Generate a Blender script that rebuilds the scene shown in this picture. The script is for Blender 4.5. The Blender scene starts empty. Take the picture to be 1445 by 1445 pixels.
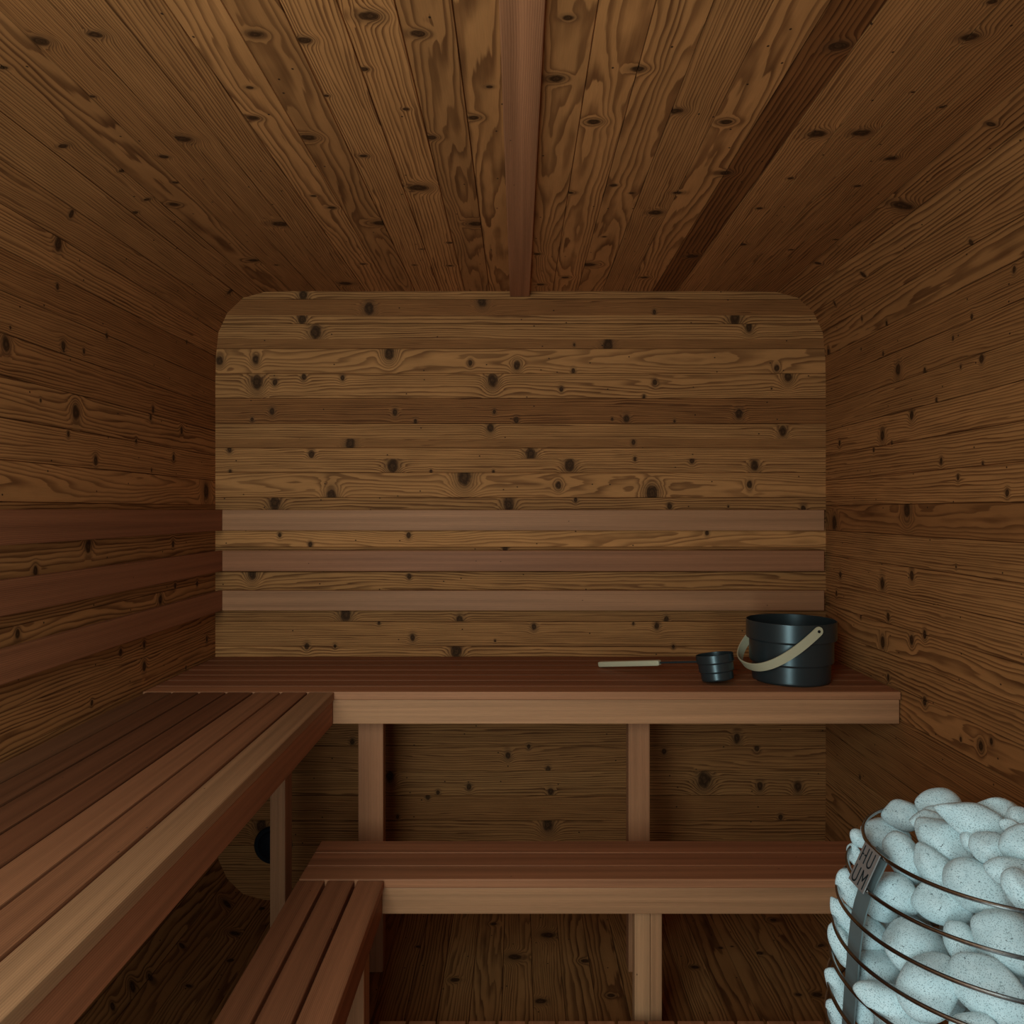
import bpy, bmesh, math, random
from mathutils import Vector, Matrix, noise

# ------------------------------------------------------------------ units
# 1 unit of the layout grid = 2.4 mm; the back wall stands 1100 units from the camera
B = 0.0024
CAMZ = 551 * B                      # camera height above the floor
FX, VX, VY = 1100.0, 731.0, 720.0   # focal length and vanishing point in photo pixels
D = 1100.0
Y0 = -60.0                         # front wall
R = random.Random(7)

sc = bpy.context.scene
col = sc.collection

# ------------------------------------------------------------------ camera
cam_d = bpy.data.cameras.new('camera')
cam = bpy.data.objects.new('camera', cam_d)
col.objects.link(cam)
cam.location = (0, 0, CAMZ)
cam.rotation_euler = (math.radians(90), 0, 0)
cam_d.sensor_width = 36
cam_d.lens = 36 * FX / 1445
cam_d.shift_x = (722.5 - VX) / 1445
cam_d.shift_y = -(722.5 - VY) / 1445
cam_d.clip_start = 0.02
sc.camera = cam

# ------------------------------------------------------------------ world, lights, exposure
w = bpy.data.worlds.new('sky')
sc.world = w
w.use_nodes = True
w.node_tree.nodes['Background'].inputs[0].default_value = (0.62, 0.80, 0.85, 1)
w.node_tree.nodes['Background'].inputs[1].default_value = 0.15


def area(name, x0, x1, z0, z1, y, colr, watts, spread=180):
    l = bpy.data.lights.new(name, 'AREA')
    l.shape = 'RECTANGLE'
    l.size = x1 - x0
    l.size_y = z1 - z0
    l.color = colr
    l.energy = watts
    l.spread = math.radians(spread)
    o = bpy.data.objects.new(name, l)
    col.objects.link(o)
    o.location = ((x0 + x1) / 2, y, (z0 + z1) / 2)
    o.rotation_euler = (math.radians(90), 0, 0)
    return o


# daylight through the glazed front wall behind the camera: bright sky above, dimmer ground below
YL = Y0 * B - 0.02
area('upper_glass_daylight', -0.96, -0.16, 1.10, 1.98, YL, (0.73, 1.0, 1.04), 19)
area('lower_glass_daylight', -0.55, -0.10, 0.22, 1.08, YL, (0.73, 1.0, 1.04), 10.0)

sc.view_settings.view_transform = 'Standard'
sc.view_settings.look = 'None'
sc.view_settings.gamma = 1.0
sc.view_settings.use_curve_mapping = False
sc.view_settings.exposure = 0.0


# ------------------------------------------------------------------ node helper
class NT:
    def __init__(s, name):
        s.m = bpy.data.materials.new(name)
        s.m.use_nodes = True
        s.t = s.m.node_tree
        s.b = s.t.nodes['Principled BSDF']

    def n(s, kind, **kw):
        nd = s.t.nodes.new('ShaderNode' + kind)
        for k, v in kw.items():
            setattr(nd, k, v)
        return nd

    def put(s, sock, v):
        if isinstance(v, bpy.types.NodeSocket):
            s.t.links.new(v, sock)
        elif v is not None:
            sock.default_value = v

    def math(s, op, a, b=None, c=None, clamp=False):
        nd = s.n('Math', operation=op, use_clamp=clamp)
        for i, v in enumerate((a, b, c)):
            s.put(nd.inputs[i], v)
        return nd.outputs[0]

    def add(s, a, b): return s.math('ADD', a, b)
    def sub(s, a, b): return s.math('SUBTRACT', a, b)
    def mul(s, a, b): return s.math('MULTIPLY', a, b)
    def div(s, a, b): return s.math('DIVIDE', a, b)

    def xyz(s, a, b, c=0.0):
        nd = s.n('CombineXYZ')
        for i, v in enumerate((a, b, c)):
            s.put(nd.inputs[i], v)
        return nd.outputs[0]

    def sep(s, v):
        nd = s.n('SeparateXYZ')
        s.put(nd.inputs[0], v)
        return nd.outputs

    def noise(s, vec, scale=1.0, detail=2.0, rough=0.5):
        nd = s.n('TexNoise', noise_dimensions='3D')
        s.put(nd.inputs['Vector'], vec)
        nd.inputs['Scale'].default_value = scale
        nd.inputs['Detail'].default_value = detail
        nd.inputs['Roughness'].default_value = rough
        return nd.outputs['Fac']

    def step(s, v, a, b):
        nd = s.n('MapRange', interpolation_type='SMOOTHSTEP')
        s.put(nd.inputs['Value'], v)
        s.put(nd.inputs['From Min'], a)
        s.put(nd.inputs['From Max'], b)
        return nd.outputs[0]

    def remap(s, v, a, b, c, d):
        nd = s.n('MapRange')
        for i, x in enumerate((v, a, b, c, d)):
            s.put(nd.inputs[i], x)
        return nd.outputs[0]

    def mix(s, f, a, b, blend='MIX'):
        nd = s.n('Mix', data_type='RGBA', blend_type=blend)
        s.put(nd.inputs[0], f)
        for i, v in ((6, a), (7, b)):
            if isinstance(v, tuple):
                v = (*v, 1)
            s.put(nd.inputs[i], v)
        return nd.outputs[2]

    def grey(s, v):
        nd = s.n('CombineColor')
        for i in range(3):
            s.put(nd.inputs[i], v)
        return nd.outputs[0]

    def out(s, colr, rough=0.5, bump=None, bs=0.1, bd=0.001, spec=0.3, metal=0.0):
        if isinstance(colr, tuple):
            colr = (*colr, 1)
        s.put(s.b.inputs['Base Color'], colr)
        s.put(s.b.inputs['Roughness'], rough)
        s.b.inputs['Specular IOR Level'].default_value = spec
        s.b.inputs['Metallic'].default_value = metal
        if bump is not None:
            nd = s.n('Bump')
            nd.inputs['Strength'].default_value = bs
            nd.inputs['Distance'].default_value = bd
            s.put(nd.inputs['Height'], bump)
            s.put(s.b.inputs['Normal'], nd.outputs[0])
        return s.m


def knotty_wood():
    """heat-treated knotty softwood: growth rings flow round the knots"""
    s = NT('knotty_wood')
    g = s.sep(s.n('UVMap', uv_map='grain').outputs[0])
    k = s.sep(s.n('UVMap', uv_map='knot').outputs[0])
    at = s.n('Attribute', attribute_name='board')
    c = s.sep(at.outputs['Color'])
    tone, fr, amp = c[0], c[1], c[2]
    rk = s.math('MAXIMUM', at.outputs['Alpha'], 0.0005)
    u, v = g[0], g[1]
    # small irregularity of the knot outline
    wob = s.sub(s.noise(s.xyz(s.mul(u, 60), s.mul(v, 60)), 1, 2), 0.5)
    du, dv = s.mul(k[0], 1.18), s.mul(k[1], 0.84)
    r2 = s.add(s.mul(du, du), s.mul(dv, dv))
    r = s.math('SQRT', r2)
    a2 = s.mul(rk, rk)
    q = s.div(r, rk)
    qw = s.add(q, s.mul(wob, 0.55))
    win = s.math('EXPONENT', s.mul(s.mul(q, q), -0.085))
    flow = s.mul(s.mul(s.div(a2, s.add(r2, s.mul(a2, 0.22))), win), -1.0)
    ve = s.add(v, s.mul(k[1], flow))
    # ring field
    lo = s.sub(s.noise(s.xyz(s.mul(u, 1.25), s.mul(ve, 12)), 1, 0.8, 0.4), 0.5)
    mid = s.sub(s.noise(s.xyz(s.mul(u, 5.5), s.mul(ve, 20), 4.0), 1, 2), 0.5)
    fine = s.sub(s.noise(s.xyz(s.mul(u, 2.0), s.mul(ve, 75), 9.0), 1, 2), 0.5)
    h = s.mul(ve, s.mul(fr, 0.74))
    h = s.add(h, s.mul(lo, s.mul(amp, 1.9)))
    h = s.add(h, s.mul(mid, s.add(s.mul(amp, 0.12), 0.95)))
    h = s.add(h, s.mul(fine, s.mul(fr, 0.012)))
    big = s.step(rk, 0.006, 0.02)
    h = s.add(h, s.mul(s.math('EXPONENT', s.mul(s.mul(q, q), -0.42)), s.mul(s.add(s.mul(amp, 0.55), 2.2), big)))
    t = s.math('FRACT', s.add(h, 20.0))
    late = s.mul(s.step(t, 0.30, 0.87), s.sub(1.0, s.step(t, 0.90, 1.0)))
    # ring contrast drops where the grain is very dense
    con = s.mul(s.remap(s.noise(s.xyz(s.mul(u, 3), s.mul(v, 30), 2.0), 1, 2), 0.3, 0.7, 0.55, 1.0),
                s.remap(fr, 120, 380, 1.0, 0.66))
    late = s.mul(late, s.mul(con, s.remap(amp, 3, 8, 1.0, 0.72)))
    early_c = s.mix(s.noise(s.xyz(s.mul(u, 2.5), s.mul(v, 12), 7.0), 1, 2),
                    (0.400, 0.155, 0.0480), (0.475, 0.194, 0.0640))
    base = s.mix(s.mul(late, 0.96), early_c, (0.100, 0.0295, 0.0090))
    # fibre streaks
    fib = s.noise(s.xyz(s.mul(u, 22), s.mul(v, 700), 3.0), 1, 2)
    base = s.mix(1.0, base, s.grey(s.remap(fib, 0.2, 0.8, 0.90, 1.09)), 'MULTIPLY')
    cloud = s.noise(s.xyz(s.mul(u, 6), s.mul(v, 28), 11.0), 1, 3)
    base = s.mix(1.0, base, s.grey(s.remap(cloud, 0.25, 0.75, 0.86, 1.12)), 'MULTIPLY')
    # board tone
    base = s.mix(1.0, base, s.grey(s.remap(tone, 0.12, 0.88, 0.36, 1.62)), 'MULTIPLY')
    base = s.mix(s.step(tone, 0.5, 0.25), base, s.mix(1.0, base, (1.06, 0.88, 0.78), 'MULTIPLY'))
    # halo, knot heart, pin knots
    halo = s.sub(1.0, s.step(q, 0.8, 2.3))
    base = s.mix(s.mul(halo, 0.42), base, (0.095, 0.042, 0.018))
    core = s.sub(1.0, s.step(qw, 0.55, 1.12))
    rings = s.noise(s.xyz(s.mul(q, 3.2), s.mul(wob, 5), 1.0), 1, 1)
    corec = s.mix(s.step(rings, 0.4, 0.65), (0.046, 0.0170, 0.0058), (0.095, 0.038, 0.0140))
    corec = s.mix(s.step(q, 0.35, 0.9), corec, (0.030, 0.0105, 0.0038))
    base = s.mix(s.mul(core, 0.95), base, corec)
    vo = s.n('TexVoronoi', voronoi_dimensions='2D')
    s.put(vo.inputs['Vector'], s.xyz(s.mul(u, 6.0), s.mul(v, 7.5)))
    vo.inputs['Scale'].default_value = 1.0
    pin = s.sub(1.0, s.step(vo.outputs['Distance'], 0.010, 0.021))
    base = s.mix(s.mul(pin, 0.9), base, (0.022, 0.011, 0.006))
    bump = s.sub(s.mul(late, -0.6), core)
    return s.out(base, 0.72, bump, 0.25, 0.0012, spec=0.10)


def cedar_wood():
    """clear reddish cedar of benches, backrest slats and battens"""
    s = NT('cedar_wood')
    g = s.sep(s.n('UVMap', uv_map='grain').outputs[0])
    at = s.n('Attribute', attribute_name='board')
    c = s.sep(at.outputs['Color'])
    tone, hue, amp = c[0], c[1], c[2]
    u, v = g[0], g[1]
    lo = s.sub(s.noise(s.xyz(s.mul(u, 1.7), s.mul(v, 11)), 1, 1.2, 0.45), 0.5)
    mid = s.sub(s.noise(s.xyz(s.mul(u, 8), s.mul(v, 40), 4.0), 1, 2), 0.5)
    h = s.add(s.mul(v, 270.0), s.add(s.mul(lo, amp), s.mul(mid, 0.9)))
    t = s.math('FRACT', s.add(h, 30.0))
    late = s.mul(s.step(t, 0.2, 0.85), s.sub(1.0, s.step(t, 0.88, 1.0)))
    con = s.remap(s.noise(s.xyz(s.mul(u, 1.5), s.mul(v, 60), 2.0), 1, 3), 0.3, 0.7, 0.2, 0.78)
    red = s.mix(s.mul(late, con), (0.420, 0.142, 0.060), (0.240, 0.071, 0.030))
    tan = s.mix(s.mul(late, con), (0.500, 0.248, 0.116), (0.330, 0.148, 0.066))
    base = s.mix(hue, red, tan)
    band = s.noise(s.xyz(s.mul(u, 0.9), s.mul(v, 55), 8.0), 1, 3)
    base = s.mix(1.0, base, s.grey(s.remap(band, 0.25, 0.75, 0.74, 1.25)), 'MULTIPLY')
    fib = s.noise(s.xyz(s.mul(u, 30), s.mul(v, 900), 3.0), 1, 2)
    base = s.mix(1.0, base, s.grey(s.remap(fib, 0.2, 0.8, 0.90, 1.10)), 'MULTIPLY')
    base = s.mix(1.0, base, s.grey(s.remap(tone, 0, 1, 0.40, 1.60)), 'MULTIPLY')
    vo = s.n('TexVoronoi', voronoi_dimensions='2D')
    s.put(vo.inputs['Vector'], s.xyz(s.mul(u, 3.0), s.mul(v, 4.5)))
    vo.inputs['Scale'].default_value = 1.0
    pin = s.sub(1.0, s.step(vo.outputs['Distance'], 0.004, 0.009))
    base = s.mix(s.mul(pin, 0.7), base, (0.03, 0.014, 0.009))
    return s.out(base, 0.55, s.mul(late, -0.4), 0.12, 0.0008, spec=0.16)


def stone_mat():
    s = NT('speckled_stone')
    p = s.n('TexCoord').outputs['Object']
    n1 = s.noise(p, 55, 3)
    base = s.mix(s.remap(n1, 0.3, 0.7, 0, 1), (0.650, 0.755, 0.765), (0.780, 0.865, 0.870))
    sp = s.noise(p, 620, 1)
    base = s.mix(s.mul(s.step(sp, 0.555, 0.66), 0.66), base, (0.17, 0.235, 0.245))
    sp2 = s.noise(p, 260, 2)
    base = s.mix(s.mul(s.step(sp2, 0.68, 0.74), 0.85), base, (0.05, 0.07, 0.075))
    hb = s.add(s.mul(s.noise(p, 120, 3), 0.6), s.mul(sp, -0.25))
    return s.out(base, 0.72, hb, 0.35, 0.0025, spec=0.3)


def black_metal():
    s = NT('black_lacquered_metal')
    p = s.n('TexCoord').outputs['Object']
    n1 = s.noise(p, 900, 2)
    return s.out((0.070, 0.083, 0.085), s.remap(n1, 0.3, 0.7, 0.28, 0.33), n1, 0.02, 0.0003, spec=0.5, metal=0.65)


def wire_metal():
    s = NT('dark_steel')
    p = s.n('TexCoord').outputs['Object']
    n1 = s.noise(p, 300, 2)
    return s.out((0.30, 0.285, 0.275), s.remap(n1, 0.3, 0.7, 0.18, 0.26), metal=1.0)


def plate_metal():
    s = NT('brushed_steel_plate')
    p = s.n('TexCoord').outputs['Object']
    mp = s.n('Mapping')
    mp.inputs['Scale'].default_value = (1, 1, 30)
    s.put(mp.inputs[0], p)
    n1 = s.noise(mp.outputs[0], 120, 2)
    return s.out(s.mix(n1, (0.46, 0.41, 0.39), (0.54, 0.485, 0.46)), 0.50, metal=0.75)


def strip_metal():
    s = NT('grey_green_steel')
    p = s.n('TexCoord').outputs['Object']
    n1 = s.noise(p, 14, 3)
    return s.out(s.mix(n1, (0.20, 0.25, 0.255), (0.32, 0.38, 0.385)), 0.45, metal=0.6)


def birch():
    s = NT('pale_birch')
    p = s.n('TexCoord').outputs['Generated']
    mp = s.n('Mapping')
    mp.inputs['Scale'].default_value = (2, 2, 46)
    s.put(mp.inputs[0], p)
    n1 = s.noise(mp.outputs[0], 3, 3)
    return s.out(s.mix(n1, (0.60, 0.475, 0.285), (0.70, 0.575, 0.375)), 0.5, spec=0.3)


def flat(name, c, rough=0.6):
    s = NT(name)
    p = s.n('TexCoord').outputs['Object']
    n1 = s.noise(p, 200, 2)
    return s.out(s.mix(n1, tuple(x * 0.85 for x in c), tuple(x * 1.15 for x in c)), rough)


WOOD, CEDAR, STONE = knotty_wood(), cedar_wood(), stone_mat()
BLACK, WIRE, PLATE, STRIP, BIRCH = black_metal(), wire_metal(), plate_metal(), strip_metal(), birch()
DARK = flat('dark_cut', (0.012, 0.018, 0.02), 0.5)
VENT = flat('black_plastic', (0.006, 0.008, 0.012), 0.35)


# ------------------------------------------------------------------ object helpers
def link(name, me, mat, parent=None):
    o = bpy.data.objects.new(name, me)
    col.objects.link(o)
    if mat and not me.materials:
        me.materials.append(mat)
    if parent:
        o.parent = parent
        o.matrix_parent_inverse = Matrix.Translation(-parent.location)
    return o


def thing(name, loc, label, cat, group=None):
    o = bpy.data.objects.new(name, None)
    col.objects.link(o)
    o.location = loc
    o.empty_display_size = 0.05
    return tag(o, label, cat, group)


def tag(o, label, cat, group=None):
    o['label'] = label
    o['category'] = cat
    if group:
        o['group'] = group
    return o


def W(x, y, z):
    """layout grid (x right, y into the room, z down from eye level) to metres"""
    return Vector((x * B, y * B, CAMZ - z * B))


def smooth(me, on=True):
    me.polygons.foreach_set('use_smooth', [on] * len(me.polygons))


# ------------------------------------------------------------------ plank surfaces
class Planks:
    def __init__(s):
        s.v, s.f, s.g, s.k, s.c = [], [], [], [], []

    def quad(s, pts, uv, kv, c):
        i = len(s.v)
        s.v += [tuple(p) for p in pts]
        s.f.append(tuple(range(i, i + len(pts))))
        s.g += uv
        s.k += kv
        s.c += [c] * len(pts)

    def board(s, o, L, Wd, N, u0, u1, wid, tone, fr, amp, knots=(), lo=True, hi=True, thick=0.03):
        """o: corner point; L along, Wd across, N towards the room; knots (u, v, r) metres"""
        ou, ov = R.uniform(0, 60), R.uniform(0, 6)
        ch, dp = 0.0014, 0.0045
        acc = []
        for kn in sorted(knots, key=lambda a: -a[2]):
            if all(abs(kn[0] - a[0]) > 1.7 * (kn[2] + a[2]) for a in acc):
                acc.append(kn)
        acc.sort()
        cells = []
        b = u0
        for i, kn in enumerate(acc):
            e = u1 if i == len(acc) - 1 else (kn[0] * acc[i + 1][2] + acc[i + 1][0] * kn[2]) / (kn[2] + acc[i + 1][2])
            cells.append((b, e, kn))
            b = e
        if not cells:
            cells = [(u0, u1, None)]
        prof = []
        if lo:
            prof.append((0.0, -dp))
            prof.append((ch, 0.0))
        else:
            prof.append((0.0, 0.0))
        if hi:
            prof.append((wid - ch, 0.0))
            prof.append((wid, -dp))
        else:
            prof.append((wid, 0.0))
        P = lambda u, a, d: o + L * u + Wd * a + N * d
        for (a, e, kn) in cells:
            for (w0, d0), (w1, d1) in zip(prof, prof[1:]):
                pts = [P(a, w0, d0), P(e, w0, d0), P(e, w1, d1), P(a, w1, d1)]
                uv = [(a + ou, w0 - wid / 2 + ov), (e + ou, w0 - wid / 2 + ov),
                      (e + ou, w1 - wid / 2 + ov), (a + ou, w1 - wid / 2 + ov)]
                if kn:
                    kv = [(a - kn[0], w0 - kn[1]), (e - kn[0], w0 - kn[1]), (e - kn[0], w1 - kn[1]), (a - kn[0], w1 - kn[1])]
                else:
                    kv = [(9, 9)] * 4
                s.quad(pts, uv, kv, (tone, fr, amp, kn[2] if kn else 0.001))
        # back and ends give the board its thickness
        c = (tone, fr, amp, 0.001)
        t = -thick
        bk_ = 0.0042
        box = [[P(u0, -.004, -bk_), P(u0, wid + .004, -bk_), P(u1, wid + .004, -bk_), P(u1, -.004, -bk_)],
               [P(u0, 0, t), P(u0, wid, t), P(u1, wid, t), P(u1, 0, t)],
               [P(u0, 0, 0), P(u0, wid, 0), P(u0, wid, t), P(u0, 0, t)],
               [P(u1, wid, 0), P(u1, 0, 0), P(u1, 0, t), P(u1, wid, t)]]
        for q in box:
            s.quad(q, [(0, 0), (0, .1), (1, .1), (1, 0)], [(9, 9)] * 4, c)

    def build(s, name, mat):
        me = bpy.data.meshes.new(name)
        me.from_pydata(s.v, [], s.f)
        for nm, data in (('grain', s.g), ('knot', s.k)):
            l = me.uv_layers.new(name=nm)
            l.data.foreach_set('uv', [x for p in data for x in p])
        ca = me.color_attributes.new('board', 'FLOAT_COLOR', 'CORNER')
        ca.data.foreach_set('color', [x for p in s.c for x in p])
        me.update()
        o = link(name, me, mat)
        o['kind'] = 'structure'
        return o


def px(x0, y0, sc_, lst):
    return [(x0 + a / sc_, y0 + b / sc_, r / sc_) for a, b, r in lst]


# knots as they lie on the boards (positions and radii in photo pixels, turned into board coordinates below)
K_BACK = (px(280, 380, 3.01, [
    (445, 108, 20), (725, 168, 24), (1205, 135, 22), (440, 213, 19), (498, 268, 28), (90, 388, 17), (243, 385, 16),
    (810, 357, 24), (1155, 398, 11), (1353, 410, 16), (248, 480, 27), (325, 480, 12), (447, 457, 12), (612, 460, 11),
    (1250, 472, 24), (313, 603, 13), (228, 638, 8), (835, 607, 12), (922, 646, 9), (1257, 605, 8), (1350, 641, 11),
    (1240, 672, 17), (645, 740, 24), (132, 766, 11), (480, 785, 14), (825, 833, 28), (1412, 785, 25), (135, 858, 7),
    (988, 857, 6), (1253, 860, 6), (1130, 880, 34), (565, 962, 26), (325, 995, 25), (395, 1003, 13), (1318, 1000, 24),
    (345, 1128, 9), (893, 1130, 11)]) + px(720, 380, 3.01, [
    (612, 182, 9), (955, 210, 25), (1015, 247, 17), (415, 318, 25), (272, 321, 6), (268, 432, 10), (1132, 420, 13),
    (1180, 455, 20), (217, 508, 10), (615, 480, 11), (568, 541, 8), (1110, 507, 4), (493, 633, 14), (433, 636, 6),
    (698, 645, 6), (972, 615, 17), (1158, 688, 19), (523, 735, 10), (252, 830, 25), (772, 813, 12), (530, 806, 8),
    (1038, 833, 19), (205, 918, 14), (602, 950, 30), (1017, 915, 14), (278, 980, 10), (677, 1005, 12), (926, 1008, 5),
    (1245, 1018, 13), (836, 1120, 10)]) + px(280, 690, 3.01, [
    (475, 235, 10), (1303, 252, 12), (228, 362, 20), (895, 372, 10), (625, 535, 26), (1110, 557, 18), (767, 568, 8),
    (910, 630, 13), (1425, 585, 13), (460, 668, 12), (580, 668, 8), (1095, 690, 26), (485, 655, 9), (1260, 645, 5)])
    + px(820, 840, 3.01, [(362, 103, 12), (322, 130, 13), (222, 120, 6), (392, 218, 8)])
    + px(680, 960, 2.676, [(98, 283, 12), (177, 250, 8), (250, 335, 10), (260, 422, 12), (250, 545, 22), (963, 220, 16),
                           (688, 268, 9), (1038, 257, 10), (840, 375, 28), (1050, 400, 14), (1193, 403, 16),
                           (1128, 517, 10)])
    + px(300, 960, 2.98, [(588, 258, 12), (745, 405, 20), (1078, 447, 12), (948, 472, 9), (905, 490, 10), (778, 574, 8),
                          (205, 610, 25)]))
K_SHELL = (px(0, 400, 2.408, [
    (195, 10, 9), (35, 150, 5), (363, 178, 8), (215, 213, 14), (285, 230, 8), (20, 205, 24), (258, 440, 24), (520, 428, 10),
    (512, 455, 9), (617, 500, 11), (463, 535, 8), (138, 397, 6), (232, 512, 9), (325, 600, 14), (590, 592, 10),
    (515, 635, 5), (700, 705, 24), (300, 893, 20), (588, 885, 10), (120, 975, 14), (545, 1075, 15), (670, 1020, 8),
    (60, 1190, 15), (410, 1253, 10), (490, 1228, 10), (490, 1300, 14), (703, 1208, 9), (632, 1307, 5), (312, 1425, 9),
    (595, 1028, 8)]) + px(0, 200, 2.581, [(260, 262, 13), (212, 372, 22), (165, 448, 11), (680, 730, 5)])
    + px(0, 0, 2.0, [
    (110, 115, 22), (268, 97, 18), (10, 190, 10), (260, 272, 8), (178, 412, 11), (462, 442, 11), (722, 97, 18), (858, 113, 18),
    (705, 247, 9), (715, 333, 15), (920, 270, 8), (815, 340, 6), (1025, 440, 11), (1180, 95, 19), (1040, 45, 26),
    (1027, 195, 12), (1145, 308, 8), (1380, 245, 9), (1335, 332, 15), (495, 515, 8), (490, 577, 13), (415, 563, 8),
    (345, 482, 8), (515, 392, 20), (870, 388, 18), (1215, 388, 14), (380, 600, 8), (790, 632, 20), (1075, 630, 18),
    (1345, 632, 18), (1180, 530, 24), (935, 586, 10), (885, 553, 8), (715, 735, 13), (780, 748, 5), (1025, 745, 7),
    (1270, 750, 7), (975, 800, 16), (1170, 748, 5), (1190, 703, 5), (1270, 685, 7), (650, 822, 10)])
    + px(723, 0, 2.0, [
    (158, 50, 14), (122, 222, 20), (230, 344, 16), (602, 344, 16), (355, 195, 17), (460, 313, 17), (920, 130, 24), (860, 378, 22),
    (600, 488, 15), (405, 600, 17), (162, 544, 10), (466, 544, 11), (285, 523, 9), (985, 438, 13), (1100, 580, 26),
    (1290, 105, 22), (1130, 260, 6), (1212, 302, 8), (975, 525, 8), (785, 503, 8), (698, 588, 8), (508, 723, 14),
    (787, 705, 6), (862, 743, 8), (990, 775, 9), (1295, 685, 9), (910, 857, 6), (912, 676, 5), (215, 747, 16),
    (150, 783, 9), (372, 783, 9), (70, 717, 8), (80, 803, 9), (985, 375, 22), (650, 690, 10), (1350, 350, 12),
    (1355, 5, 12), (1070, 447, 14), (337, 545, 6), (260, 668, 6)])
    + px(1100, 300, 1.806, [
    (210, 270, 5), (273, 283, 6), (490, 265, 6), (598, 145, 8), (125, 355, 8), (140, 230, 4), (208, 348, 3), (264, 360, 5),
    (302, 400, 14), (442, 320, 5), (370, 403, 7), (515, 372, 10), (462, 393, 5), (400, 478, 6), (337, 515, 11), (262, 567, 13),
    (153, 588, 7), (286, 587, 4), (240, 605, 5), (412, 633, 8), (518, 640, 5), (580, 713, 9), (455, 675, 7), (140, 790, 16),
    (325, 755, 18), (155, 923, 7), (262, 945, 13), (337, 925, 11), (286, 977, 4), (145, 970, 6), (277, 1030, 9), (370, 1075, 10),
    (207, 1030, 4), (263, 1095, 13), (337, 1090, 11), (277, 1185, 8), (370, 1245, 10), (513, 1360, 12), (540, 1348, 8),
    (462, 1342, 6), (450, 903, 4), (205, 1440, 6)])
    + px(680, 960, 2.676, [
    (45, 920, 10), (250, 962, 22), (125, 1045, 22), (390, 1060, 14), (222, 1212, 18), (488, 1190, 13), (900, 1010, 8),
    (945, 1005, 5), (1050, 1030, 12), (805, 1083, 13), (1100, 905, 12), (1280, 1002, 10), (1195, 1187, 10), (1265, 1187, 17)])
    + px(300, 960, 2.98, [(865, 1120, 9), (1020, 1260, 16), (60, 940, 18), (205, 960, 12), (95, 1065, 18), (75, 1178, 12)])
    + px(0, 940, 2.8625, [(945, 1080, 16), (735, 1130, 13), (605, 1258, 15), (535, 1295, 20), (930, 1188, 11), (762, 1292, 11),
                          (455, 1375, 15)]))

# ---- back wall: (top, bottom, tone, rings per metre, figure, groove above, groove below)
bands = [(411, 422, .50, 150, 1, 0, 1), (422, 445, .34, 330, 3, 1, 0), (445, 457, .55, 130, 1, 0, 1),
         (457, 478.6, .55, 165, 1, 1, 0), (478.6, 492, .38, 380, 3, 0, 1), (492, 527, .62, 45, 7, 1, 1),
         (527, 562, .60, 120, 4, 1, 1), (562, 597.6, .33, 190, 3, 1, 1), (597.6, 619, .55, 175, 1, 1, 0),
         (619, 632, .40, 400, 4, 0, 1), (632, 647, .62, 190, 2, 1, 0), (647, 667, .58, 165, 1, 0, 1),
         (667, 702, .64, 70, 7, 1, 1), (702, 737, .50, 130, 2, 1, 1), (737, 772, .78, 40, 8, 1, 1),
         (772, 807, .50, 150, 1, 1, 1), (807, 842, .56, 110, 4, 1, 1), (842, 877, .46, 190, 2, 1, 1),
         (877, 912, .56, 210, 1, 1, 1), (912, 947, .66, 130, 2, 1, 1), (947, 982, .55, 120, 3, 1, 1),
         (982, 1017, .55, 160, 2, 1, 1), (1017, 1052.5, .40, 170, 2, 1, 1), (1052.5, 1088, .38, 150, 5, 1, 1),  # boards below the upper bench: tone lowered to paint in some of its shade
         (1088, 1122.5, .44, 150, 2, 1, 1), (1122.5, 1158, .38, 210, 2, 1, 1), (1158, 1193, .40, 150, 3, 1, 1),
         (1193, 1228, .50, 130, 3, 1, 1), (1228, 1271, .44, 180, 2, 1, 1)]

# ---- room section, seen at the back wall (photo pixels), anticlockwise from the foot of the right wall
CX = 734.6
corner = [(1164.5, 503), (1161, 469), (1148.5, 441.5), (1126.6, 420.5), (1096, 412)]
mir = lambda p: (2 * CX - p[0], p[1])
flipy = lambda p: (p[0], 411 + 1271 - p[1])
right_pts = [flipy(corner[1]), flipy(corner[0])] + [(1165.3, 503 + 35 * k) for k in range(18, 0, -1)] + corner[:3]
ceil_pts = corner[2:] + [(x, 411) for x in (1060, 1025, 990, 955, 921, 886, 850, 815, 780, 735.6, 691, 656, 621, 586, 551, 516,
                                            481, 446, 411)] + [mir(p) for p in corner[:1:-1]]
left_pts = [mir(p) for p in corner[2::-1]] + [(303.9, 503 + 35 * k) for k in range(1, 19)] + [mir(flipy(corner[0])), mir(flipy(corner[1]))]
floor_pts = [mir(flipy(p)) for p in corner[1:]] + [(398 + 35 * k, 1271) for k in range(20)] + [flipy(p) for p in corner[:0:-1]]

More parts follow.
